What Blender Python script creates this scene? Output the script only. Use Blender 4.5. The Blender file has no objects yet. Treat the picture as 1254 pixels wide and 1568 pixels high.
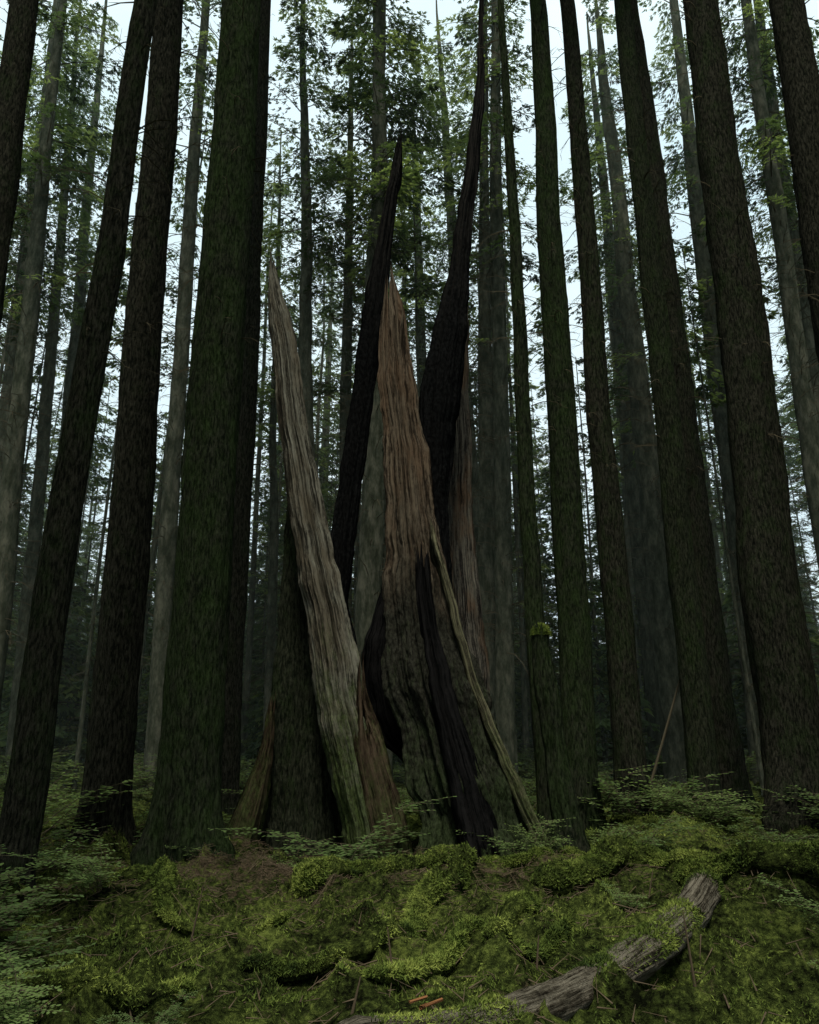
import bpy, math, numpy as np
from mathutils import Vector
R=np.random.RandomState(7)
scene=bpy.context.scene
COL=scene.collection

# ------------------------------------------------------------ noise
def _h(i,j,k,s):
    n=(i*374761393+j*668265263+k*2147483647+s*974711)&0xffffffff
    n=((n^(n>>13))*1274126177)&0xffffffff
    n=((n^(n>>16))*2246822519)&0xffffffff
    return ((n^(n>>15))&0xffff)/32767.5-1.0
def vn(x,y,z=0.0,s=0):
    x,y,z=np.broadcast_arrays(np.asarray(x,float),np.asarray(y,float),np.asarray(z,float))
    xi=np.floor(x).astype(np.int64);yi=np.floor(y).astype(np.int64);zi=np.floor(z).astype(np.int64)
    fx=x-xi;fy=y-yi;fz=z-zi
    fx=fx*fx*(3-2*fx);fy=fy*fy*(3-2*fy);fz=fz*fz*(3-2*fz)
    zi=zi*7+3
    def L(dz):
        a=_h(xi,yi,zi+7*dz,s);b=_h(xi+1,yi,zi+7*dz,s);c=_h(xi,yi+1,zi+7*dz,s);d=_h(xi+1,yi+1,zi+7*dz,s)
        return (a*(1-fx)+b*fx)*(1-fy)+(c*(1-fx)+d*fx)*fy
    return L(0)*(1-fz)+L(1)*fz
def fbm(x,y,z=0.0,s=0,o=4):
    r=0;a=1.0;t=0
    for k in range(o):
        r=r+a*vn(x*2**k,y*2**k,np.asarray(z)*2**k,s+k*17);t+=a;a*=.5
    return r/t

# ------------------------------------------------------------ mesh helpers
def mesh_np(name,V,faces,mats=(),midx=None,smooth=True,grain=None):
    me=bpy.data.meshes.new(name)
    V=np.ascontiguousarray(V,dtype=np.float32)
    me.vertices.add(len(V));me.vertices.foreach_set('co',V.ravel())
    if not isinstance(faces,list): faces=[faces]
    faces=[f for f in faces if len(f)]
    loops=np.concatenate([f.ravel() for f in faces]).astype(np.int32)
    cnt=np.concatenate([np.full(len(f),f.shape[1]) for f in faces])
    st=np.concatenate([[0],np.cumsum(cnt)[:-1]]).astype(np.int32)
    me.loops.add(len(loops));me.loops.foreach_set('vertex_index',loops)
    me.polygons.add(len(cnt));me.polygons.foreach_set('loop_start',st)
    me.update(calc_edges=True)
    me.polygons.foreach_set('use_smooth',np.full(len(cnt),smooth))
    for m in mats: me.materials.append(m)
    if midx is not None: me.polygons.foreach_set('material_index',np.asarray(midx,dtype=np.int32))
    if grain is not None:
        at=me.attributes.new('grain','FLOAT_VECTOR','POINT');at.data.foreach_set('vector',np.ascontiguousarray(grain,dtype=np.float32).ravel())
    me.validate()
    return me
def obj(name,me,parent=None,loc=None):
    o=bpy.data.objects.new(name,me);COL.objects.link(o)
    if parent: o.parent=parent
    if loc is not None:o.location=loc
    return o
def grid_faces(nr,nc,off=0,wrap=True):
    i=np.arange(nr-1)[:,None];m=nc if wrap else nc-1
    j=np.arange(m)[None,:];j2=(j+1)%nc
    a=i*nc+j;b=i*nc+j2;c=(i+1)*nc+j2;d=(i+1)*nc+j
    return (np.stack([a,b,c,d],-1).reshape(-1,4)+off)
def prisms(P0,P1,r0,r1,k=3):
    P0=np.asarray(P0,float);P1=np.asarray(P1,float);n=len(P0)
    d=P1-P0;d/=np.linalg.norm(d,axis=1,keepdims=True)+1e-9
    up=np.where(np.abs(d[:,2:3])>.9,np.array([[1.,0,0]]),np.array([[0,0,1.]]))
    a=np.cross(d,up);a/=np.linalg.norm(a,axis=1,keepdims=True)+1e-9;b=np.cross(d,a)
    r0=np.broadcast_to(r0,(n,));r1=np.broadcast_to(r1,(n,))
    V=np.zeros((n,2*k,3))
    for i in range(k):
        t=2*math.pi*i/k
        o=a*math.cos(t)+b*math.sin(t)
        V[:,i]=P0+o*r0[:,None];V[:,k+i]=P1+o*r1[:,None]
    F=[]
    for i in range(k):
        j=(i+1)%k
        F.append([i,j,k+j,k+i])
    F=np.array(F)[None]+ (np.arange(n)*2*k)[:,None,None]
    return V.reshape(-1,3),F.reshape(-1,4)
class Acc:
    def __init__(s): s.V=[];s.Q=[];s.T=[];s.qm=[];s.tm=[];s.n=0
    def add(s,V,F,m=0):
        F=F+s.n;s.V.append(V);s.n+=len(V)
        if F.shape[1]==4: s.Q.append(F);s.qm.append(np.full(len(F),m))
        else: s.T.append(F);s.tm.append(np.full(len(F),m))
    def mesh(s,name,mats,smooth=False):
        fs=[];mi=[]
        if s.Q: fs.append(np.concatenate(s.Q));mi+=s.qm
        if s.T: fs.append(np.concatenate(s.T));mi+=s.tm
        return mesh_np(name,np.concatenate(s.V),fs,mats,np.concatenate(mi),smooth)

# ------------------------------------------------------------ materials
def newmat(name):
    m=bpy.data.materials.new(name);m.use_nodes=True
    nt=m.node_tree;nt.nodes.clear()
    out=nt.nodes.new('ShaderNodeOutputMaterial')
    return m,nt,out
def N(nt,t,**k):
    n=nt.nodes.new(t)
    for a,b in k.items():
        if a in n.inputs.keys(): n.inputs[a].default_value=b
        else: setattr(n,a,b)
    return n
def noise_node(nt,vec,scale,detail=6,rough=.6,sc=(1,1,1)):
    mp=N(nt,'ShaderNodeMapping');mp.inputs['Scale'].default_value=sc
    nt.links.new(vec,mp.inputs['Vector'])
    n=N(nt,'ShaderNodeTexNoise');n.inputs['Scale'].default_value=scale
    n.inputs['Detail'].default_value=detail;n.inputs['Roughness'].default_value=rough
    nt.links.new(mp.outputs[0],n.inputs['Vector'])
    return n.outputs['Fac']
def ramp(nt,fac,stops):
    r=N(nt,'ShaderNodeValToRGB');e=r.color_ramp.elements
    while len(e)<len(stops): e.new(.5)
    for x,(p,c) in zip(e,stops):
        x.position=p;x.color=(c,c,c,1) if not hasattr(c,'__len__') else (*c,1)
    nt.links.new(fac,r.inputs[0]);return r.outputs[0]
def mix(nt,f,a,b):
    n=N(nt,'ShaderNodeMix',data_type='RGBA')
    if hasattr(f,'is_linked') : nt.links.new(f,n.inputs[0])
    else:n.inputs[0].default_value=f
    for v,i in ((a,6),(b,7)):
        if hasattr(v,'is_linked'): nt.links.new(v,n.inputs[i])
        else:n.inputs[i].default_value=(*v,1)
    return n.outputs[2]
def math_(nt,op,a,b=0.0,clamp=False):
    n=N(nt,'ShaderNodeMath',operation=op);n.use_clamp=clamp
    for v,i in ((a,0),(b,1)):
        if hasattr(v,'is_linked'): nt.links.new(v,n.inputs[i])
        else:n.inputs[i].default_value=v
    return n.outputs[0]
def finish(nt,out,col,height=None,bs=.5,bd=.02):
    p=N(nt,'ShaderNodeBsdfDiffuse')
    nt.links.new(col,p.inputs['Color'])
    if height is not None:
        b=N(nt,'ShaderNodeBump');b.inputs['Strength'].default_value=bs;b.inputs['Distance'].default_value=bd
        nt.links.new(height,b.inputs['Height']);nt.links.new(b.outputs[0],p.inputs['Normal'])
    nt.links.new(p.outputs[0],out.inputs[0]);return p

def bark_mat(name,c1,c2,moss,mossamt=.5):
    m,nt,out=newmat(name)
    tc=N(nt,'ShaderNodeTexCoord').outputs['Object']
    oi=N(nt,'ShaderNodeObjectInfo').outputs['Random']
    g=noise_node(nt,tc,28,5,.8,(1,1,.25))
    v=N(nt,'ShaderNodeTexVoronoi');v.inputs['Scale'].default_value=26
    mp=N(nt,'ShaderNodeMapping');mp.inputs['Scale'].default_value=(1,1,.22)
    nt.links.new(tc,mp.inputs[0]);nt.links.new(mp.outputs[0],v.inputs['Vector'])
    vd=ramp(nt,v.outputs['Distance'],[(0.,1.),(.55,0.)])
    h=math_(nt,'ADD',math_(nt,'MULTIPLY',g,1.45),math_(nt,'MULTIPLY',vd,.16))
    col=ramp(nt,math_(nt,'MULTIPLY',h,.65),[(.41,c1),(.63,c2)])
    big=math_(nt,'ADD',noise_node(nt,tc,2.4,6,.8,(1,1,.6)),math_(nt,'MULTIPLY',math_(nt,'SUBTRACT',oi,.5),.14))
    mk=ramp(nt,big,[(.60-.2*mossamt,0.),(.76-.16*mossamt,.75)])
    mcol=mix(nt,ramp(nt,g,[(.4,0.),(.6,1.)]),tuple(x*.4 for x in moss),tuple(x*1.5 for x in moss))
    col=mix(nt,mk,col,mcol)
    finish(nt,out,col,h,.95,.04)
    return m
M_bark=bark_mat('bark',(.006,.0065,.005),(.040,.037,.027),(.016,.024,.010),.55)
M_barkmoss=bark_mat('bark_mossy',(.006,.0075,.005),(.035,.037,.024),(.018,.029,.010),.75)
M_barkhazed,nt,out=newmat('bark_far_hazed');tc=N(nt,'ShaderNodeTexCoord').outputs['Object']
finish(nt,out,ramp(nt,noise_node(nt,tc,5,3,.75,(1,1,.35)),[(.35,(.018,.020,.013)),(.5,(.040,.043,.030)),(.66,(.082,.078,.059))]))  # distant bark lightened, so haze is painted into its colour

def leaf_mat(name,c,tr,mixf=.45,var=.35):
    m,nt,out=newmat(name)
    oi=N(nt,'ShaderNodeObjectInfo').outputs['Random']
    a=tuple(x*(1-var) for x in c);b=(c[0]*(1+var*1.5),c[1]*(1+var),c[2]*(1+var*.5))
    col=ramp(nt,oi,[(.0,a),(1.,b)])
    d=N(nt,'ShaderNodeBsdfDiffuse');nt.links.new(col,d.inputs[0])
    t=N(nt,'ShaderNodeBsdfTranslucent')
    t.inputs[0].default_value=(*tr,1)
    s=N(nt,'ShaderNodeMixShader');s.inputs[0].default_value=mixf
    nt.links.new(d.outputs[0],s.inputs[1]);nt.links.new(t.outputs[0],s.inputs[2]);nt.links.new(s.outputs[0],out.inputs[0])
    return m
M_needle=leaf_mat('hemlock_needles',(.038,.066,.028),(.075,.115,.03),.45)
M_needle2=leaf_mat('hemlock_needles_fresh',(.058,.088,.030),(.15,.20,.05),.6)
M_needle3=leaf_mat('hemlock_needles_dark',(.022,.040,.018),(.03,.05,.018),.25)  # darker needle tone, drawn at random per bough
M_shrub=leaf_mat('shrub_leaves',(.085,.135,.050),(.13,.20,.05),.4)
def moss_mat():
    m,nt,out=newmat('moss_fronds')
    tc=N(nt,'ShaderNodeTexCoord').outputs['Object']
    f=math_(nt,'ADD',math_(nt,'MULTIPLY',noise_node(nt,tc,1.1,4,.7),.65),math_(nt,'MULTIPLY',noise_node(nt,tc,9,2,.7),.35))
    col=ramp(nt,f,[(.38,(.020,.032,.010)),(.5,(.078,.105,.022)),(.60,(.19,.22,.050))])
    d=N(nt,'ShaderNodeBsdfDiffuse');nt.links.new(col,d.inputs[0])
    nt.links.new(d.outputs[0],out.inputs[0])
    return m
M_mossblade=moss_mat()

def wood_mat(name,light,dark,char=(.014,.014,.012),z0=None,z1=None,mossamt=0.,moss=(.040,.055,.017),patch=None):
    m,nt,out=newmat(name)
    tc=N(nt,'ShaderNodeTexCoord').outputs['Object']
    at=N(nt,'ShaderNodeAttribute');at.attribute_name='grain';gr=at.outputs['Vector']
    g=noise_node(nt,gr,60,4,.7,(1,1,.022))
    g2=noise_node(nt,gr,13,5,.7,(1,1,.05))
    rg=noise_node(nt,tc,22,4,.8,(1,1,.5))
    s=math_(nt,'ADD',math_(nt,'MULTIPLY',g,.5),math_(nt,'MULTIPLY',g2,.6))
    s=math_(nt,'ADD',s,math_(nt,'MULTIPLY',math_(nt,'SUBTRACT',rg,.5),.22))
    col=ramp(nt,s,[(.44,tuple(x*.25 for x in dark)),(.51,dark),(.57,tuple(.5*(a+b) for a,b in zip(dark,light))),(.67,light)])
    if patch:
        col=mix(nt,ramp(nt,noise_node(nt,gr,2.6,4,.7,(1,1,.3)),[(.46,0.),(.6,.8)]),col,patch)
        col=mix(nt,ramp(nt,s,[(.46,.9),(.55,0.)]),col,tuple(x*.3 for x in dark))
    sep=N(nt,'ShaderNodeSeparateXYZ');nt.links.new(tc,sep.inputs[0])
    if z0 is not None:
        big=noise_node(nt,gr,4,5,.75,(1,1,.18))
        mr=N(nt,'ShaderNodeMapRange');mr.inputs[1].default_value=z0;mr.inputs[2].default_value=z1
        zz=math_(nt,'ADD',sep.outputs[2],math_(nt,'MULTIPLY',math_(nt,'SUBTRACT',big,.5),4.5))
        nt.links.new(zz,mr.inputs[0])
        ch=ramp(nt,rg,[(.4,tuple(x*.5 for x in char)),(.62,tuple(x*2.2 for x in char))])
        col=mix(nt,mr.outputs[0],ch,col)
    if mossamt>0:
        nm=noise_node(nt,tc,5.0,6,.85,(1,1,.5))
        mr=N(nt,'ShaderNodeMapRange');mr.inputs[1].default_value=5.5;mr.inputs[2].default_value=.2
        nt.links.new(sep.outputs[2],mr.inputs[0])
        f=math_(nt,'MULTIPLY',mr.outputs[0],mossamt)
        f=math_(nt,'ADD',f,math_(nt,'SUBTRACT',nm,.78))
        f=math_(nt,'MULTIPLY',f,4.,True)
        mc=ramp(nt,rg,[(.38,tuple(x*.35 for x in moss)),(.62,tuple(x*1.4 for x in moss))])
        col=mix(nt,math_(nt,'MULTIPLY',f,.85),col,mc)
    finish(nt,out,col,s,1.0,.07)
    return m
M_grey=wood_mat('weathered_grey_wood',(.17,.158,.125),(.055,.05,.039),mossamt=.62,patch=(.082,.067,.047))
M_red=wood_mat('red_cedar_wood',(.135,.105,.074),(.044,.032,.023),char=(.015,.0145,.011),z0=3.4,z1=5.6,mossamt=.5,moss=(.024,.034,.014),patch=(.095,.062,.040))
M_brown=wood_mat('brown_rotten_wood',(.058,.040,.027),(.022,.015,.010),mossamt=.45)
M_slab=wood_mat('red_brown_rotten_wood',(.075,.052,.035),(.026,.018,.012),mossamt=.42)
M_ridge=wood_mat('pale_ridge_wood',(.15,.138,.082),(.04,.036,.024),mossamt=.5)
M_char=wood_mat('charred_wood',(.013,.012,.012),(.004,.004,.004))
M_char2=wood_mat('charred_spire_wood',(.032,.028,.024),(.006,.006,.006),char=(.004,.004,.004),z0=9.5,z1=17.)
M_snag=wood_mat('snag_wood',(.12,.108,.085),(.038,.034,.03),mossamt=.3,patch=(.09,.057,.036))
M_log=wood_mat('log_bark',(.16,.14,.108),(.048,.041,.030))
M_orange=wood_mat('orange_rotten_wood',(.15,.075,.036),(.05,.025,.013))
def flat(name,c):
    m,nt,out=newmat(name);d_=N(nt,'ShaderNodeBsdfDiffuse');d_.inputs[0].default_value=(*c,1);nt.links.new(d_.outputs[0],out.inputs[0]);return m
M_twig=flat('twig',(.055,.046,.03));M_litter=flat('needle_litter',(.075,.056,.037))

def ground_mat(name,litter=True):
    m,nt,out=newmat(name)
    tc=N(nt,'ShaderNodeTexCoord').outputs['Object']
    a=noise_node(nt,tc,1.1,5,.7);b=noise_node(nt,tc,16,5,.75)
    f=math_(nt,'ADD',math_(nt,'MULTIPLY',a,.45),math_(nt,'MULTIPLY',b,.55))
    col=ramp(nt,f,[(.42,(.005,.006,.003)),(.51,(.032,.042,.011)),(.61,(.12,.145,.033))])
    if litter:
        lit=ramp(nt,noise_node(nt,tc,30,4,.8),[(.35,(.010,.009,.006)),(.65,(.11,.08,.05))])
        sep=N(nt,'ShaderNodeSeparateXYZ');nt.links.new(tc,sep.inputs[0])
        dx=math_(nt,'DIVIDE',math_(nt,'ADD',sep.outputs[0],.9),3.0)
        dy=math_(nt,'DIVIDE',math_(nt,'SUBTRACT',sep.outputs[1],10.8),1.9)
        r2=math_(nt,'ADD',math_(nt,'MULTIPLY',dx,dx),math_(nt,'MULTIPLY',dy,dy))
        k=math_(nt,'SUBTRACT',1.25,r2)
        k=math_(nt,'ADD',math_(nt,'MULTIPLY',k,.65,True),math_(nt,'MULTIPLY',math_(nt,'SUBTRACT',noise_node(nt,tc,3.5,6,.8),.5),4.6))
        k=math_(nt,'MULTIPLY',math_(nt,'SUBTRACT',k,.38),2.2,True)
        col=mix(nt,k,col,lit)
    finish(nt,out,col,b,1.,.10)
    return m
M_ground=ground_mat('mossy_forest_floor')
M_mosslog=ground_mat('moss_cover',False)

# ------------------------------------------------------------ ground
def gh(x,y):
    x=np.asarray(x,float);y=np.asarray(y,float)
    r=np.hypot(x,y-8)
    h=.17*fbm(x*.45,y*.45,0,3,3)+.17*vn(x*1.1,y*1.1,0,5)+.15*fbm(x*2.2,y*2.2,0,9,3)
    ridge=1-np.abs(vn(x*.8+2,y*.8,0,21));h=h+.16*ridge**5
    ridge=1-np.abs(vn(x*1.7+2,y*1.4,0,27));h=h+.15*ridge**6
    h=h+.38*np.exp(-((x-3.9)/1.5)**2-((y-8.4)/.9)**2)
    h=h+.06*np.exp(-((x-.3)/2.6)**2-((y-10.2)/.9)**2)
    h=h+.012*np.clip(y-13,0,60)+.02*np.clip(np.abs(x)-6,0,30)
    h=h+np.clip((r-20)/60,0,1)*1.2*vn(x*.06,y*.06,0,33)
    h=h+9*(1-np.cos(np.clip((r-48)/70,0,1)*math.pi))*.5*1.25
    return h-.15
n=700;u=np.linspace(-1,1,n);k=5.6
gx=220*np.sinh(k*u)/math.sinh(k)
GX,GY=np.meshgrid(gx,gx+7)
hum=np.clip(vn(GX*6.3,GY*6.3,0,4),-.3,1)*.04+.018*vn(GX*12,GY*12,0,44)
GZ=gh(GX,GY)+hum
V=np.stack([GX,GY,GZ],-1).reshape(-1,3)
ground=obj('ground',mesh_np('ground',V,grid_faces(n,n,0,False),[M_ground]))

# ------------------------------------------------------------ trunks
def trunk_mesh(name,x0,y0,lean,r0,tap,Ht,seed,mat,nc=40,nr=150,flare=.45):
    z=np.concatenate([np.linspace(-.5,2.5,40),np.linspace(2.6,18,nr-60),np.linspace(18.5,Ht,20)])
    r=np.minimum(r0+tap*z,1.2*r0*np.clip(1-z/Ht,0,1)**.6);r=np.maximum(r,.03)
    wob=.07*(vn(z*.22,seed*3.1,0,seed)+.3*vn(z*.8,seed*1.7,0,seed+1))
    wob2=.06*vn(z*.2,seed*9.1,0,seed+5)
    th=np.linspace(0,2*math.pi,nc,endpoint=False)
    Z,T=np.meshgrid(z,th,indexing='ij')
    rr=r[:,None]*np.ones_like(T)
    lob=vn(np.cos(T)*2.2+seed,np.sin(T)*2.2,0,seed)
    fl=np.exp(-np.clip(Z,0,None)/.35)
    rr=rr*(1+fl*flare*(.5+.9*lob))
    rr=rr*(1+.07*vn(np.cos(T)*1.6,np.sin(T)*1.6,Z*.5,seed+2)+.05*vn(np.cos(T)*6,np.sin(T)*6,Z*1.6,seed+3)+.04*vn(np.cos(T)*13,np.sin(T)*13,Z*5,seed+4))
    V=np.stack([lean*Z+wob[:,None]+rr*np.cos(T),wob2[:,None]+rr*np.sin(T),Z],-1).reshape(-1,3)
    return mesh_np(name,V,grid_faces(len(z),nc),[mat])

def dead_branches(acc,zlo,zhi,count,rt,lean,rs,m=0,lmax=1.4):
    z=rs.uniform(zlo,zhi,count);ph=rs.uniform(0,2*math.pi,count);L=rs.uniform(.3,lmax,count)
    p=np.stack([lean*z+np.cos(ph)*rt*.8,np.sin(ph)*rt*.8,z],-1)
    el=rs.uniform(-.2,.6,count);rad=rs.uniform(.009,.018,count)
    for s in range(4):
        d=np.stack([np.cos(ph)*np.cos(el),np.sin(ph)*np.cos(el),np.sin(el)],-1)
        q=p+d*(L/4)[:,None]
        V,F=prisms(p,q,rad*(1-s*.22),rad*(1-(s+1)*.22));acc.add(V,F,m)
        dd=np.stack([np.cos(ph+rs.uniform(-1,1,count)),np.sin(ph+rs.uniform(-1,1,count)),rs.uniform(-.8,.2,count)],-1)
        V,F=prisms(q,q+dd*(L*rs.uniform(.1,.35,count))[:,None],rad*.45,rad*.2);acc.add(V,F,m)
        p=q;el=el-rs.uniform(.15,.45,count);ph=ph+rs.uniform(-.25,.25,count)

def foliage(acc,base,ph,L,rs,mn,mt,spr=18,droop=.35,wscale=1.,lscale=1.):
    K=int(spr*L)+5
    t=rs.uniform(.12,1,K)**.8
    side=rs.choice([-1,1],K)*rs.uniform(0,1,K)*(.42*L*(1.05-t)+.12)
    d=np.array([math.cos(ph),math.sin(ph),0]);nrm=np.array([-math.sin(ph),math.cos(ph),0])
    rise=rs.uniform(-.05,.25)
    zz=rise*t*L-droop*L*t*t-.25*np.abs(side)+rs.uniform(-.06,.06,K)
    P=base+d*(t*L)[:,None]+nrm*side[:,None];P[:,2]+=zz
    ang=np.sign(side)*rs.uniform(.2,1.1,K)
    D=d*np.cos(ang)[:,None]+nrm*np.sin(ang)[:,None];D[:,2]=-rs.uniform(.1,.75,K)
    V=[];
    for q in range(3):
        a=(q-1)*.6+rs.uniform(-.2,.2,K)
        c,s=np.cos(a),np.sin(a)
        E=np.stack([D[:,0]*c-D[:,1]*s,D[:,0]*s+D[:,1]*c,D[:,2]+rs.uniform(-.25,.1,K)],-1)
        ln=rs.uniform(.18,.40,K)*(1.0 if q==1 else .75)*lscale
        w=rs.uniform(.018,.038,K)*wscale
        pr=np.stack([-E[:,1],E[:,0],rs.uniform(-.6,.6,K)],-1)
        Q=np.stack([P,P+E*(ln*.45)[:,None]+pr*w[:,None],P+E*ln[:,None],P+E*(ln*.5)[:,None]-pr*w[:,None]],1)
        V.append(Q.reshape(-1,3))
    V=np.concatenate(V);F=np.arange(len(V)).reshape(-1,4)
    acc.add(V,F,mn)
    ts=np.linspace(0,1,4);pts=base+d*(ts*L)[:,None];pts[:,2]+=rise*ts*L-droop*L*ts*ts
    V,F=prisms(pts[:-1],pts[1:],np.array([.03,.02,.012])*min(1,L/2),np.array([.02,.012,.005])*min(1,L/2));acc.add(V,F,mt)

# material slots everywhere: 0 bark, 1 twig, 2..4 needle tones
def crown(acc,zb,Ht,Lmax,nb,rs,spr=18,wscale=1.,lscale=1.,mt=1,m0=2,sp=1.1,tp=.75):
    for i in range(nb):
        s=rs.uniform(0,1)**sp
        z=zb+(Ht-zb)*s
        L=Lmax*(1-s)**tp*rs.uniform(.45,1.15)*(1 if s>.12 else .5+4*s)+.25
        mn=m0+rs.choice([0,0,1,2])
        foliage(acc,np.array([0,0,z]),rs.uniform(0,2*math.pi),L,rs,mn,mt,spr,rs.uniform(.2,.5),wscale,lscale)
NM=[M_barkhazed,M_twig,M_needle,M_needle2,M_needle3]
crowns_near=[];crowns=[]
for i in range(3):
    rs=np.random.RandomState(50+i);a=Acc()
    crown(a,24+rs.uniform(0,1.5),37,2.4,45,rs,spr=12,wscale=2.6)
    crowns_near.append(a.mesh('crown_mesh',NM))
    a=Acc();crown(a,13.5+rs.uniform(0,5),36+rs.uniform(-2,3),2.7,66,rs,spr=38,wscale=.78,lscale=.62,sp=.9,tp=.6)
    crowns.append(a.mesh('crown_mesh',NM))

T=[(-4.66,9.5,.010,.23,-.0037),(-4.77,12.5,-.033,.37,-.0034),(-3.14,11.2,-.013,.43,-.0014),
(-4.01,17,-.018,.31,-.0014),(-7.19,22,-.029,.29,-.0027),(-8.48,14,-.064,.39,-.004),
(-13.63,24,-.049,.36,-.0039),(-13.14,26,-.063,.25,-.0018),(-10.92,20,-.058,.29,-.003),
(-13.26,28,-.056,.30,-.0028),(-2.77,22,-.049,.26,.0),(-2.10,24,-.011,.24,.0),
(-.70,20,-.015,.31,-.0009),(2.78,26,-.044,.33,-.0025),(2.27,23,.026,.29,-.0009),
(-1.04,19,.004,.33,-.0032),(-.56,30,.012,.23,-.0012),(1.09,30,-.028,.32,-.0027),
(-5.09,28,-.032,.18,-.001),(3.30,15,.005,.32,-.0009),(2.43,14,-.006,.20,-.0062),
(4.54,16,-.001,.32,-.0054),(6.77,17,-.004,.44,.0),(6.21,16.5,.005,.32,-.0035),
(7.16,14.5,.020,.56,-.0075),(8.34,13,.026,.51,-.0094),(10.91,24,.014,.38,-.004),
(12.80,22,.030,.41,-.0048),(9.03,28,-.006,.35,-.0039),(8.71,25,-.011,.51,-.0096),
(11.51,20,.020,.30,-.0033),(2.69,22,.022,.29,-.0025)]
heroXY=[]
for i,(x,y,ln,r,tp) in enumerate(T):
    rs=np.random.RandomState(200+i)
    near=y<18
    Ht=36+rs.uniform(-3,4) if r>.24 else (29+rs.uniform(-2,4) if not near else 34)
    g=float(gh(x,y))
    me=trunk_mesh('trunk',x,y,ln,r,tp,Ht,i+3,M_barkmoss if i in(2,19,20,23) else (M_bark if near else M_barkhazed),56 if near else 28)
    t=obj('western_hemlock_tree',me,None,(x,y,g))
    a=Acc();dead_branches(a,3.5 if not near else 7,20,60 if near else 160,r*.85,ln,rs,0,1.0 if near else 2.3)
    obj('dead_branches',a.mesh('dead_branches',[M_twig]),t)
    c=obj('crown',(crowns_near if near else crowns)[i%3],t);s=max(Ht,34 if near else 0)/36;c.scale=(1,1,s)
    c.rotation_mode='ZYX';c.rotation_euler=(0,math.atan(ln),rs.uniform(0,6.28))
    heroXY.append((x,y))
heroXY=np.array(heroXY)

# ------------------------------------------------------------ distant forest (instanced variants)
variants=[]
for i in range(11):
    rs=np.random.RandomState(900+i);a=Acc()
    low=5<=i<8;sap=i>=8
    Ht=rs.uniform(27,37) if not sap else rs.uniform(5,9)
    r0=rs.uniform(.13,.30) if not sap else .05
    z=np.concatenate([np.linspace(-1,1.5,6),np.linspace(2,Ht,34)])
    r=r0*np.clip(1-z/Ht,0,1)**.75+.02;r=r*(1+.5*np.exp(-np.clip(z,0,None)/.5))
    th=np.linspace(0,2*math.pi,12,endpoint=False);Z,TT=np.meshgrid(z,th,indexing='ij')
    wx=.12*vn(z*.15,i*3.3,0,i);wy=.12*vn(z*.15,i*5.3,0,i+40)
    rr=r[:,None]*(1+.07*vn(np.cos(TT)*2,np.sin(TT)*2,Z*.8,i))
    V=np.stack([wx[:,None]+rr*np.cos(TT),wy[:,None]+rr*np.sin(TT),Z],-1).reshape(-1,3)
    a.add(V,grid_faces(len(z),12),0)
    if sap: crown(a,.4,Ht,1.9,70,rs,16,1.6,.9)
    elif low: crown(a,rs.uniform(1,3),Ht,rs.uniform(2.9,3.6),170,rs,12,2.6,1.2)
    else: crown(a,(8 if i%2 else 12)+rs.uniform(0,3),Ht,rs.uniform(2.1,2.7),92,rs,23,1.15,.75)
    if not sap: dead_branches(a,3,14,60,r0*.8,0,rs,1,1.9)
    variants.append(a.mesh('forest_conifer',NM))
for i in range(2):
    rs=np.random.RandomState(970+i);a=Acc();Ht=24;z=np.linspace(-1,Ht,40);r=(.09+.03*i)*(1-z/Ht*.8)
    th=np.linspace(0,2*math.pi,8,endpoint=False);Z,TT=np.meshgrid(z,th,indexing='ij');wx=.2*vn(z*.12,i*3.3,0,i+80)
    V=np.stack([wx[:,None]+r[:,None]*np.cos(TT),r[:,None]*np.sin(TT)+0*Z,Z],-1).reshape(-1,3)
    a.add(V,grid_faces(len(z),8),0);dead_branches(a,2,20,90,.06,0,rs,1,1.2)
    crown(a,16,Ht,1.3,35,rs,18,1.4,.8)
    variants.append(a.mesh('forest_pole',NM))
def empty(name):
    e=bpy.data.objects.new(name,None);COL.objects.link(e);return e
far=empty('distant_conifer_forest')
rs=np.random.RandomState(5);pts=[]
def put(x,y,ids,sc):
    o=obj('conifer',variants[rs.choice(ids)],far,(x,y,float(gh(x,y))-.2))
    o.rotation_euler=(rs.uniform(-.025,.025),rs.uniform(-.025,.025),rs.uniform(0,6.28));o.scale=(sc,sc,sc)
    pts.append((x,y))
def ok(x,y,dm):
    if np.min(np.hypot(heroXY[:,0]-x,heroXY[:,1]-y))<dm: return False
    return all((x-a)**2+(y-b)**2>dm*dm for a,b in pts)
def fill(cnt,y0,y1,mg,ids,s0,s1,dm):
    c=0;tr=0
    while c<cnt and tr<6000:
        tr+=1
        y=rs.uniform(y0,y1);x=rs.uniform(-1,1)*(.62*y+mg)
        if ok(x,y,dm): put(x,y,ids,rs.uniform(s0,s1));c+=1
fill(64,24,56,5,[0,1,2,3,4],.7,1.0,2.2)
fill(95,21,60,3,[11,12],.7,1.0,1.2)
fill(130,36,58,5,[5,6,7],.34,.62,1.4)
fill(125,60,92,6,[5,6,7],.45,.78,2.2)
fill(115,27,60,4,[8,9,10],.6,1.4,1.2)
c=0
while c<34:   # the forest goes on beside and behind the viewpoint
    an=rs.uniform(0,2*math.pi);rad=rs.uniform(12,30);x=rad*math.cos(an);y=2+rad*math.sin(an)
    if y>8 and abs(x)<.66*y+4: continue
    if abs(x-.3)<4.5 and y>-16: continue
    if ok(x,y,3.2): put(x,y,[0,1,2,3,4],rs.uniform(.85,1.05));c+=1
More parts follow.
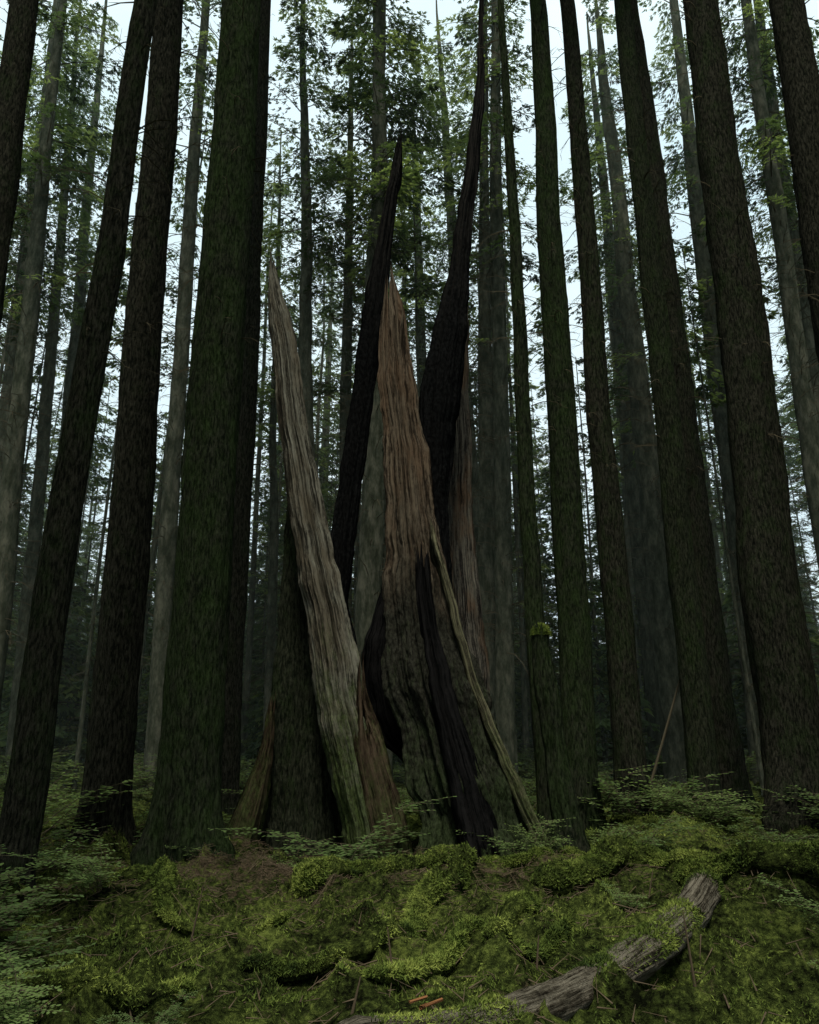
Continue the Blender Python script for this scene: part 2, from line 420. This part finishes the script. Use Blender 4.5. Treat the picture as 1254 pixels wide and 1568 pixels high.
for x,y in [(-8,-3),(-7,-7),(-9.5,1.5),(8.3,-3.5),(7.5,-8),(10,1),(-11,-5),(11.5,-5),(-6.5,-11),(6.8,-12),(-5.2,-2.5),(5.8,-1.5),(-6.2,2.2)]:  # unseen trees added to darken the ground's edges, centre left open to the sun
    put(x,y,[1,3],1.0)

# ------------------------------------------------------------ the hollow cedar snag
def pillar(name,rows,Y,th,mat,seed,parent,jag=.5,nc=96,nr=200,rid=.22,ylean=0.):
    rows=sorted(rows);z=np.array([r[0] for r in rows]);xl=np.array([r[1] for r in rows]);xr=np.array([r[2] for r in rows])
    zs=np.linspace(z[0],z[-1],nr)
    ker=np.ones(9)/9
    def sm(v):
        w=np.interp(zs,z,v);p=np.pad(w,4,mode='edge');return np.convolve(p,ker,'valid')
    L=sm(xl);Rr=sm(xr)
    cx=.5*(L+Rr)+.025*vn(zs*1.0,seed,0,seed+11)+.010*vn(zs*5,seed,0,seed+12);w=.5*(Rr-L)*(1+.07*vn(zs*2.2,seed,0,seed+13))
    th_=np.linspace(0,2*math.pi,nc,endpoint=False)
    Z,A=np.meshgrid(zs,th_,indexing='ij')
    A2=A+.05*np.sin(Z*.5+seed)
    C,S=np.cos(A2),np.sin(A2)
    crk=np.clip(vn(C*7,S*7,Z*.14,seed+5)-.25,0,1)
    fine=vn(C*17,S*17,Z*.25,seed+6)
    rough=vn(C*9,S*9,Z*6,seed+14)+.6*vn(C*22,S*22,Z*14,seed+15)
    rn=.55*vn(C*2.2+seed,S*2.2,Z*.2,seed)+.5*(1-2*np.abs(vn(C*5,S*5,Z*.15,seed+1)))-.1+.4*vn(C*12,S*12,Z*.2,seed+2)+.3*fine+.2*vn(C*26,S*26,Z*.5,seed+3)-1.6*crk+.14*rough
    k=1+rid*rn
    d=np.clip(w*th,.05,None)
    X=cx[:,None]+w[:,None]*np.cos(A)*k
    yy=Y+ylean*Z+d[:,None]*np.sin(A)*k
    tf=np.clip((Z-(z[-1]-1.4))/1.4,0,1)**1.5
    spl=vn(np.cos(A)*4+seed*2,np.sin(A)*4,0,seed+7)+.8*vn(np.cos(A)*11,np.sin(A)*11,0,seed+8)
    Z2=Z+jag*tf*(spl-.3)
    V=np.stack([X,yy,Z2],-1).reshape(-1,3)
    wm=float(np.mean(w))
    G=np.stack([C*wm,S*wm,Z+seed],-1).reshape(-1,3)
    F=grid_faces(nr,nc)
    top=np.array([[cx[-1],Y+ylean*z[-1],z[-1]-.8*jag-.1]])
    V=np.concatenate([V,top]);G=np.concatenate([G,[[0,0,z[-1]+seed]]]);ti=len(V)-1
    b=(nr-1)*nc;j=np.arange(nc)
    T3=np.stack([b+j,b+(j+1)%nc,np.full(nc,ti)],-1)
    return obj(name,mesh_np(name,V,[F,T3],[mat],grain=G),parent)
SN=empty('hollow_cedar_snag')
A=[(10.0,-2.62,-2.56),(9.6,-2.61,-2.40),(8.78,-2.54,-2.16),(7.98,-2.42,-1.98),(7.21,-2.33,-1.88),(6.23,-2.15,-1.7),(5.05,-1.94,-1.42),(4.16,-1.76,-1.23),(3.52,-1.62,-1.05),(2.89,-1.51,-.88),(2.28,-1.4,-.73),(1.69,-1.28,-.55),(1.12,-1.16,-.47),(.57,-1.,-.34),(-.3,-.75,-.1)]
pillar('grey_wall_shard',A,11.9,.7,M_grey,3,SN,.5,180,420,.32)
pillar('grey_splinter',[(9.3,-2.42,-2.36),(8.6,-2.38,-2.22),(7.5,-2.2,-1.98)],11.85,.6,M_grey,43,SN,.3,32,60,.25)
pillar('rotten_inner_slab',[(2.4,-.80,-.70),(1.41,-.81,-.38),(.77,-.69,-.2),(.05,-.54,-.04),(-.3,-.5,.0)],11.7,.5,M_slab,5,SN,.5,64,160,.35)
B=[(14.6,-.27,-.19),(13.96,-.42,-.19),(12.04,-.70,-.38),(10.24,-.99,-.51),(8.4,-1.19,-.74),(6.41,-1.41,-.97),(5.21,-1.55,-1.10),(3.95,-1.44,-1.17),(2.51,-1.33,-.8),(.83,-1.23,-.7),(-.3,-1.2,-.6)]
pillar('charred_back_spire',B,13.8,.6,M_char2,8,SN,.6,80,380,.28)
C_=[(9.2,-.44,-.32),(8.84,-.5,-.12),(8.3,-.53,-.04),(7.52,-.49,.08),(6.27,-.35,.26),(5.08,-.3,.4),(4.29,-.29,.53),(3.64,-.32,.65),(2.9,-.28,.85),(2.29,-.23,1.06),(1.7,-.02,1.27),(1.12,.12,1.51),(.56,.28,1.71),(-.3,.36,2.1)]
pillar('red_wall_shard',C_,12.0,.6,M_red,12,SN,1.0,200,420,.32)
pillar('red_splinter',[(9.0,-.16,-.11),(8.4,-.2,-.08),(7.4,-.12,.02)],11.9,.7,M_red,45,SN,.3,32,60,.25)
D_=[(19.78,1.78,1.88),(18.06,1.70,1.82),(16.24,1.58,1.78),(15.27,1.45,1.69),(13.42,1.20,1.51),(11.68,.93,1.31),(10.36,.65,1.2),(9.42,.45,1.14),(8.5,.28,1.04),(7.04,.25,.87),(5.93,.36,.75),(4.61,.35,.79),(2.52,.5,.98),(.82,.7,1.2),(-.3,.8,1.3)]
pillar('charred_tall_spire',D_,14.0,.6,M_char2,15,SN,.5,80,420,.28)
pillar('charred_inner_wall',[(4.74,-.2,.15),(4.14,-.43,.38),(3.56,-.58,.6),(3.0,-.7,.71),(2.45,-.8,.81),(1.91,-.74,.8),(1.6,-.55,.8),(1.3,-.1,.9),(.9,.25,.95),(-.3,.4,1.)],12.9,.35,M_char,18,SN,.3,72,160)
pillar('mossy_outer_buttress',[(5.44,-2.21,-2.0),(4.59,-2.21,-1.7),(3.55,-2.21,-1.44),(2.44,-2.23,-1.18),(1.39,-2.32,-1.1),(.69,-2.4,-1.03),(-.4,-2.55,-.88)],12.8,.6,M_barkmoss,21,SN,.5,96,200,.3)
pillar('rotten_buttress_root',[(2.05,-2.24,-2.14),(1.4,-2.37,-2.16),(.82,-2.56,-2.2),(.45,-2.72,-2.27),(-.2,-2.95,-2.4)],12.3,.7,M_brown,24,SN,.3,48,130,.3)
pillar('pale_ridge',[(4.97,.34,.42),(4.1,.51,.61),(3.26,.70,.82),(2.46,.92,1.05),(1.69,1.2,1.35),(.95,1.52,1.69),(.07,1.86,2.06),(-.3,2.,2.3)],11.75,.9,M_ridge,27,SN,.4,48,240,.35)
pillar('charred_fold',[(4.3,.1,.3),(3.2,.18,.45),(2.,.35,.75),(1.,.6,1.1),(-.3,.8,1.5)],11.6,.6,M_char,29,SN,.3,48,160,.35)
pillar('broken_cedar_trunk',[(12.11,1.2,1.34),(11.48,1.1,1.41),(9.24,.97,1.38),(6.85,.90,1.37),(4.65,.90,1.5),(3.28,1.01,1.56),(1.98,1.07,1.65),(.37,1.09,1.83),(-.3,1.05,1.95)],15.5,.9,M_snag,31,None,.9,80,320,.2)
pillar('mossy_broken_sapling',[(3.34,2.0,2.24),(2.44,1.99,2.33),(1.39,2.09,2.42),(.29,2.16,2.58),(-.3,2.1,2.75)],12.0,.95,M_barkmoss,33,None,.15,48,100,.25)

# ------------------------------------------------------------ logs and roots
bladeP=[];bladeN=[]
def log(name,pts,r0,r1,mat,seed,zoff=0.,mossd=0,parent=None,nc=36,per=40,lump=1.):
    pts=np.array(pts,float)
    seg=np.concatenate([[0],np.cumsum(np.hypot(*(pts[1:]-pts[:-1]).T))])
    m=max(16,int(seg[-1]*per));s=np.linspace(0,seg[-1],m)
    x=np.interp(s,seg,pts[:,0]);y=np.interp(s,seg,pts[:,1])
    kk=max(3,m//8)|1
    def sm(v):
        p=np.pad(v,kk//2,mode='reflect',reflect_type='odd');return np.convolve(p,np.ones(kk)/kk,'valid')
    x,y=sm(x),sm(y)
    x=x+lump*(.10*vn(s*.9,seed*1.1,0,seed+4)+.05*vn(s*2.5,seed*2.1,0,seed+5))
    r=np.interp(s,[0,seg[-1]],[r0,r1])*(1+.4*lump*vn(s*1.3,seed,0,seed))
    z=gh(x,y);z=.5*lump*z+(1-.5*lump)*sm(sm(z))+zoff+.07*lump*vn(s*1.1,seed*2.,0,seed)
    if lump<.3:
        g0=gh(x,y);zp=np.polyval(np.polyfit(s,g0,2),s);z=zp+np.percentile(g0-zp,72)+.05+.02*vn(s*1.5,seed,0,seed)
    P=np.stack([x,y,z],-1);D=np.gradient(P,axis=0);D/=np.linalg.norm(D,axis=1,keepdims=True)
    a=np.cross(D,[0,0,1.]);a/=np.linalg.norm(a,axis=1,keepdims=True);b=np.cross(a,D)
    th=np.linspace(0,2*math.pi,nc,endpoint=False)
    S,A_=np.meshgrid(s,th,indexing='ij')
    rr=r[:,None]*(1+lump*.28*vn(S*2.5,np.cos(A_)*1.5,np.sin(A_)*1.5,seed)+.5*lump*.4*vn(S*5,np.cos(A_)*5,np.sin(A_)*5,seed+1)+.08*vn(S*(15 if lump>.5 else 3),np.cos(A_)*9,np.sin(A_)*9,seed+2)+.04*vn(S*18,np.cos(A_)*6,np.sin(A_)*6,seed+3))
    e=np.clip(np.minimum(S,seg[-1]-S)/(r0*1.2),.0,1)**.5;rr=rr*e
    nn=a[:,None]*np.cos(A_)[...,None]+b[:,None]*np.sin(A_)[...,None]
    V=P[:,None]+nn*rr[...,None]
    G=np.stack([np.cos(A_)*r0,np.sin(A_)*r0,S*1.8+seed],-1).reshape(-1,3)
    o=obj(name,mesh_np(name,V.reshape(-1,3),grid_faces(m,nc),[mat],grain=G),parent)
    if mossd:
        q=int(mossd*seg[-1]);i=R.randint(0,m,q);j=R.randint(0,nc//2+1,q)
        kn=vn(V[i,j][:,0]*2.5,V[i,j][:,1]*2.5,0,seed+60)+R.uniform(-.3,.3,q)
        kp=kn>(-.25 if mat is M_mosslog else .12)
        i,j=i[kp],j[kp]
        bladeP.append(V[i,j]+R.uniform(-.012,.012,(len(i),3)));bladeN.append(nn[i,j])
    return o
log('fallen_log',[(3.0,8.2),(2.4,7.3),(1.71,6.42),(1.05,5.6),(.5,4.95),(.0,4.4),(-.4,4.0)],.16,.12,M_log,2,.12,7000,lump=.2,per=70,nc=48)
log('mossy_log',[(-1.2,9.3),(-.56,10.1),(.45,10.25),(1.18,10.7),(1.9,10.6)],.16,.13,M_mosslog,4,.09,9000)
log('mossy_root',[(.7,10.1),(.09,8.59),(-.16,7.33),(-.46,6.73),(-1.3,6.6)],.14,.05,M_mosslog,6,.06,6000)
log('mossy_log',[(1.5,9.7),(2.88,10.6),(3.5,9.6),(4.4,10.2),(6.2,11.5)],.16,.13,M_mosslog,8,.10,6000)
log('mossy_log',[(2.9,8.9),(3.5,8.3),(4.4,7.9),(6.2,8.2)],.2,.24,M_mosslog,10,.14,8000)
log('mossy_root',[(-1.4,6.5),(-1.85,5.56),(-2.26,5.16),(-3.4,4.9)],.09,.05,M_mosslog,12,.06,4000)
log('mossy_root',[(1.3,8.9),(1.0,7.91),(.6,6.84),(.15,6.04),(-.3,5.3)],.11,.04,M_mosslog,14,.06,5000)
log('mossy_root',[(1.6,7.6),(1.1,7.1),(.6,6.42)],.07,.05,M_mosslog,16,.05,4000)
log('fallen_log',[(3.6,18),(5.8,18.8)],.16,.14,M_mosslog,20,.2,1500)
log('mossy_root',[(-3.6,9.8),(-2.8,9.0),(-2.4,8.0),(-1.2,7.6)],.12,.05,M_mosslog,22,.06,4500)
log('mossy_root',[(-2.,12.),(-1.8,10.8),(-1.2,9.9)],.12,.06,M_brown,24,.02,400)
log('mossy_root',[(2.1,11.6),(2.5,10.4),(2.2,9.2)],.13,.04,M_mosslog,26,.06,3000)
# rotten wood fragments lying at the lower end of the fallen log
a=Acc();q=26
px=.30+R.normal(0,.13,q);py=4.88+R.normal(0,.07,q);az=R.normal(.75,.35,q);L=R.uniform(.05,.2,q)
p0=np.stack([px,py,gh(px,py)+.05+R.uniform(0,.04,q)],-1)
p1=p0+np.stack([np.cos(az)*L,np.sin(az)*L,R.uniform(-.02,.03,q)],-1)
V,F=prisms(p0,p1,R.uniform(.008,.022,q),R.uniform(.003,.012,q),5);V=V+R.uniform(-.004,.004,V.shape);a.add(V,F)
obj('rotten_wood',a.mesh('rotten_wood',[flat('rotten_wood_chips',(.17,.075,.034))]))

# ------------------------------------------------------------ moss fronds
q=340000
yy=4.0+R.uniform(0,1,q)**1.35*13;xx=R.uniform(-1,1,q)*(.60*yy+1.2)
dn=fbm(xx*1.2,yy*1.2,0,71,4)
lit=1.25-((xx+.9)/3.0)**2-((yy-10.8)/1.9)**2
keep=(dn+R.uniform(-.25,.4,q)>.0)&((lit<.1)|(R.uniform(0,1,q)<.28))
xx,yy=xx[keep],yy[keep]
humb=np.clip(vn(xx*6.3,yy*6.3,0,4),-.3,1)*.04
bladeP.append(np.stack([xx,yy,gh(xx,yy)+humb],-1));bladeN.append(np.tile([[0,0,1.]],(len(xx),1)))
cp=R.normal(0,1,(2200,3));cp/=np.linalg.norm(cp,axis=1,keepdims=True);cp[:,2]=np.abs(cp[:,2])
bladeP.append(np.array([2.12,12.0,3.18])+cp*np.array([.15,.14,.18]));bladeN.append(cp)
P=np.concatenate(bladeP);Nn=np.concatenate(bladeN);q=len(P)
D=Nn+R.uniform(-1.1,1.1,(q,3));D/=np.linalg.norm(D,axis=1,keepdims=True)
big=.75+.7*np.clip(vn(P[:,0]*3,P[:,1]*3,0,91),0,1)
ln=R.uniform(.018,.045,q)*(.7+P[:,1]*.045)*big;w=ln*R.uniform(.1,.2,q)
pr=np.cross(D,R.uniform(-1,1,(q,3)));pr/=np.linalg.norm(pr,axis=1,keepdims=True)+1e-9
P=P-D*.006
V=np.stack([P-pr*w[:,None],P+pr*w[:,None],P+D*ln[:,None]],1).reshape(-1,3)
obj('moss_carpet',mesh_np('moss_carpet',V,np.arange(len(V)).reshape(-1,3),[M_mossblade],None,False))

# fallen twigs and needle litter
a=Acc();q=2400
yy=4.2+R.uniform(0,1,q)*10;xx=R.uniform(-1,1,q)*(.58*yy+1)
az=R.uniform(0,6.28,q);L=R.uniform(.04,.22,q)*(1+(R.uniform(0,1,q)<.06)*2.5)
p0=np.stack([xx,yy,gh(xx,yy)+.035],-1);x1=xx+np.cos(az)*L;y1=yy+np.sin(az)*L
p1=np.stack([x1,y1,gh(x1,y1)+R.uniform(.01,.10,q)],-1)
V,F=prisms(p0,p1,R.uniform(.002,.007,q),.0015,4);a.add(V,F)
q=15000
xx=-.7+R.normal(0,2.0,q);yy=10.6+R.normal(0,1.1,q);az=R.uniform(0,6.28,q);L=R.uniform(.03,.12,q)
p0=np.stack([xx,yy,gh(xx,yy)+.02],-1);p1=p0+np.stack([np.cos(az)*L,np.sin(az)*L,R.uniform(-.01,.04,q)],-1)
V,F=prisms(p0,p1,.003,.002,3);a.add(V,F)
for (x,y,h,dx) in [(-.1,5.6,.32,-.05),(.95,6.3,.22,.03),(-.35,5.0,.2,.06),(-1.9,7.2,.45,.08),(2.6,9.,.35,.1),(1.9,5.6,.5,-.04)]:
    g=float(gh(x,y));V,F=prisms([(x,y,g-.05)],[(x+dx,y,g+h)],.012,.004,5);a.add(V,F)
obj('fallen_twigs',a.mesh('fallen_twigs',[M_litter]))
a=Acc();V,F=prisms([(5.2,17,.6)],[(6.1,17,2.9)],.035,.02,6);a.add(V,F);obj('leaning_dead_pole',a.mesh('leaning_dead_pole',[M_twig]))

# ------------------------------------------------------------ shrubs
shr=[]
for i in range(5):
    rs=np.random.RandomState(400+i);a=Acc();Hs=rs.uniform(.6,1.0)
    for sidx in range(rs.randint(6,10)):
        ph=rs.uniform(0,6.28);p=np.array([rs.uniform(-.06,.06),rs.uniform(-.06,.06),-.05]);el=rs.uniform(.9,1.45);L=Hs*rs.uniform(.6,1.1)
        for s in range(8):
            d=np.array([math.cos(ph)*math.cos(el),math.sin(ph)*math.cos(el),math.sin(el)])
            qn=p+d*L/8
            V,F=prisms([p],[qn],.006-.0006*s,.006-.0006*(s+1));a.add(V,F,0)
            if s>1:
                for tw in range(3):
                    pa=ph+rs.uniform(-1.8,1.8);tl=rs.uniform(.10,.32)
                    td=np.array([math.cos(pa),math.sin(pa),rs.uniform(-.15,.3)])
                    e=qn+td*tl;V,F=prisms([qn],[e],.0025,.001);a.add(V,F,0)
                    nl=int(tl*34)+1;t=np.linspace(.15,1,nl);c=qn+td*(t*tl)[:,None]
                    sd=np.where(np.arange(nl)%2==0,1,-1)[:,None]*np.array([[-td[1],td[0],0]])+td*.6
                    sd=sd+rs.uniform(-.25,.25,(nl,3));sd/=np.linalg.norm(sd,axis=1,keepdims=True)
                    ll=rs.uniform(.03,.058,nl)[:,None];pr=np.cross(sd,[0,0,1.])+rs.uniform(-.2,.2,(nl,3))
                    Q=np.stack([c,c+sd*ll*.35+pr*ll*.3,c+sd*ll*.75+pr*ll*.22,c+sd*ll,c+sd*ll*.75-pr*ll*.22,c+sd*ll*.35-pr*ll*.3],1).reshape(-1,3)
                    k0=np.arange(nl)[:,None]*6
                    F=np.concatenate([k0+np.array([[0,1,2,5]]),k0+np.array([[5,2,3,4]])])
                    a.add(Q,F,1)
            p=qn;el-=rs.uniform(.05,.2);ph+=rs.uniform(-.3,.3)
    shr.append(a.mesh('huckleberry_shrub',[M_twig,M_shrub]))
rs=np.random.RandomState(77)
SH=[(-.85,10.9,2.1),(-1.1,10.9,.9),(1.55,11.2,1.1),(1.8,11.1,.9),(2.9,12.4,1.1),(3.4,12.0,1.2),(-3.6,12.6,1.6),(-3.9,13.4,1.8),(-2.9,13.6,1.7),
(3.6,15.2,2.2),(4.3,15.0,2.1),(5.2,15.6,2.4),(5.8,15.5,2.2),(2.9,15.5,1.9),(2.2,15.6,1.7),(7.6,13.6,1.9),(5.6,12.4,1.5),(-5.2,10.6,1.9),(-5.6,11.8,2.1),(-6.3,13,2.1),
(-4.6,8.1,1.7),(-4.0,7.2,1.6),(-3.4,6.0,1.2),(-2.6,5.2,.9),(-4.3,6.4,1.5),(-3.2,8.6,1.1),(3.6,6.9,.8),(4.5,9.5,1.1),(-1.5,5.0,.45),(2.9,5.6,.6),(-2.4,15.5,2.),(-1.0,16.5,1.8),(0.2,16.,1.3),(6.8,11.2,1.3),(-2.1,4.7,.7),(-5.,9.2,1.8),(-3.6,7.,1.1),(-2.9,10.9,.8),(2.4,9.,.6)]
for x,y,s in SH:
    o=obj('huckleberry_shrub',shr[rs.randint(5)],None,(x,y,float(gh(x,y))));s*=rs.uniform(.8,1.05);o.scale=(s,s,s*rs.uniform(.75,1));o.rotation_euler=(0,0,rs.uniform(0,6.28))
us=empty('undergrowth')
for i in range(190):
    y=rs.uniform(14.5,46);x=rs.uniform(-1,1)*(.6*y+3)
    o=obj('shrub',shr[rs.randint(5)],us,(x,y,float(gh(x,y))));s=rs.uniform(1.2,2.8);o.scale=(s,s,s*.8);o.rotation_euler=(0,0,rs.uniform(0,6.28))

# ------------------------------------------------------------ thin forest mist
m,nt,out=newmat('mist');vs=N(nt,'ShaderNodeVolumeScatter');vs.inputs['Color'].default_value=(.80,1.,.86,1);vs.inputs['Density'].default_value=.0022;vs.inputs['Anisotropy'].default_value=.2
nt.links.new(vs.outputs[0],out.inputs['Volume'])
bx=np.array([[x,y,z] for z in(-4,45) for y in(16,125) for x in(-95,95)],float)
obj('mist',mesh_np('mist',bx,np.array([[0,2,3,1],[4,5,7,6],[0,1,5,4],[2,6,7,3],[0,4,6,2],[1,3,7,5]]),[m],None,False))

# ------------------------------------------------------------ light, sky, camera
w=bpy.data.worlds.new("World");scene.world=w;w.use_nodes=True;nt=w.node_tree
bg=nt.nodes['Background'];sk=nt.nodes.new('ShaderNodeTexSky');sk.sky_type='NISHITA';sk.sun_disc=False
EL,AZ=math.radians(66),math.radians(183)
sk.sun_elevation=EL;sk.sun_rotation=AZ;sk.dust_density=5;sk.air_density=1.;sk.ozone_density=1
tcw=nt.nodes.new('ShaderNodeTexCoord')
cl=ramp(nt,noise_node(nt,tcw.outputs['Generated'],2.5,3,.6,(1,1,2)),[(.3,(6.2,8.1,8.5)),(.7,(8.8,10.3,10.3))])
sm_=mix(nt,.78,sk.outputs[0],cl)
nt.links.new(sm_,bg.inputs[0]);bg.inputs[1].default_value=.14
sd=bpy.data.lights.new('sun','SUN');sd.energy=4.2;sd.angle=math.radians(12);sd.color=(1,.98,.84)
so=bpy.data.objects.new('sun',sd);COL.objects.link(so)
v=Vector((math.sin(AZ)*math.cos(EL),math.cos(AZ)*math.cos(EL),math.sin(EL)))
so.rotation_euler=v.to_track_quat('Z','Y').to_euler();so.location=(0,0,50)
cd=bpy.data.cameras.new('camera');cd.sensor_fit='VERTICAL';cd.sensor_height=36;cd.lens=25.97;cd.clip_end=1000
co=bpy.data.objects.new('camera',cd);COL.objects.link(co);co.location=(0,0,1.6);co.rotation_euler=(math.radians(107),0,0)
scene.camera=co
scene.view_settings.view_transform='Standard';scene.view_settings.look='None';scene.view_settings.exposure=0
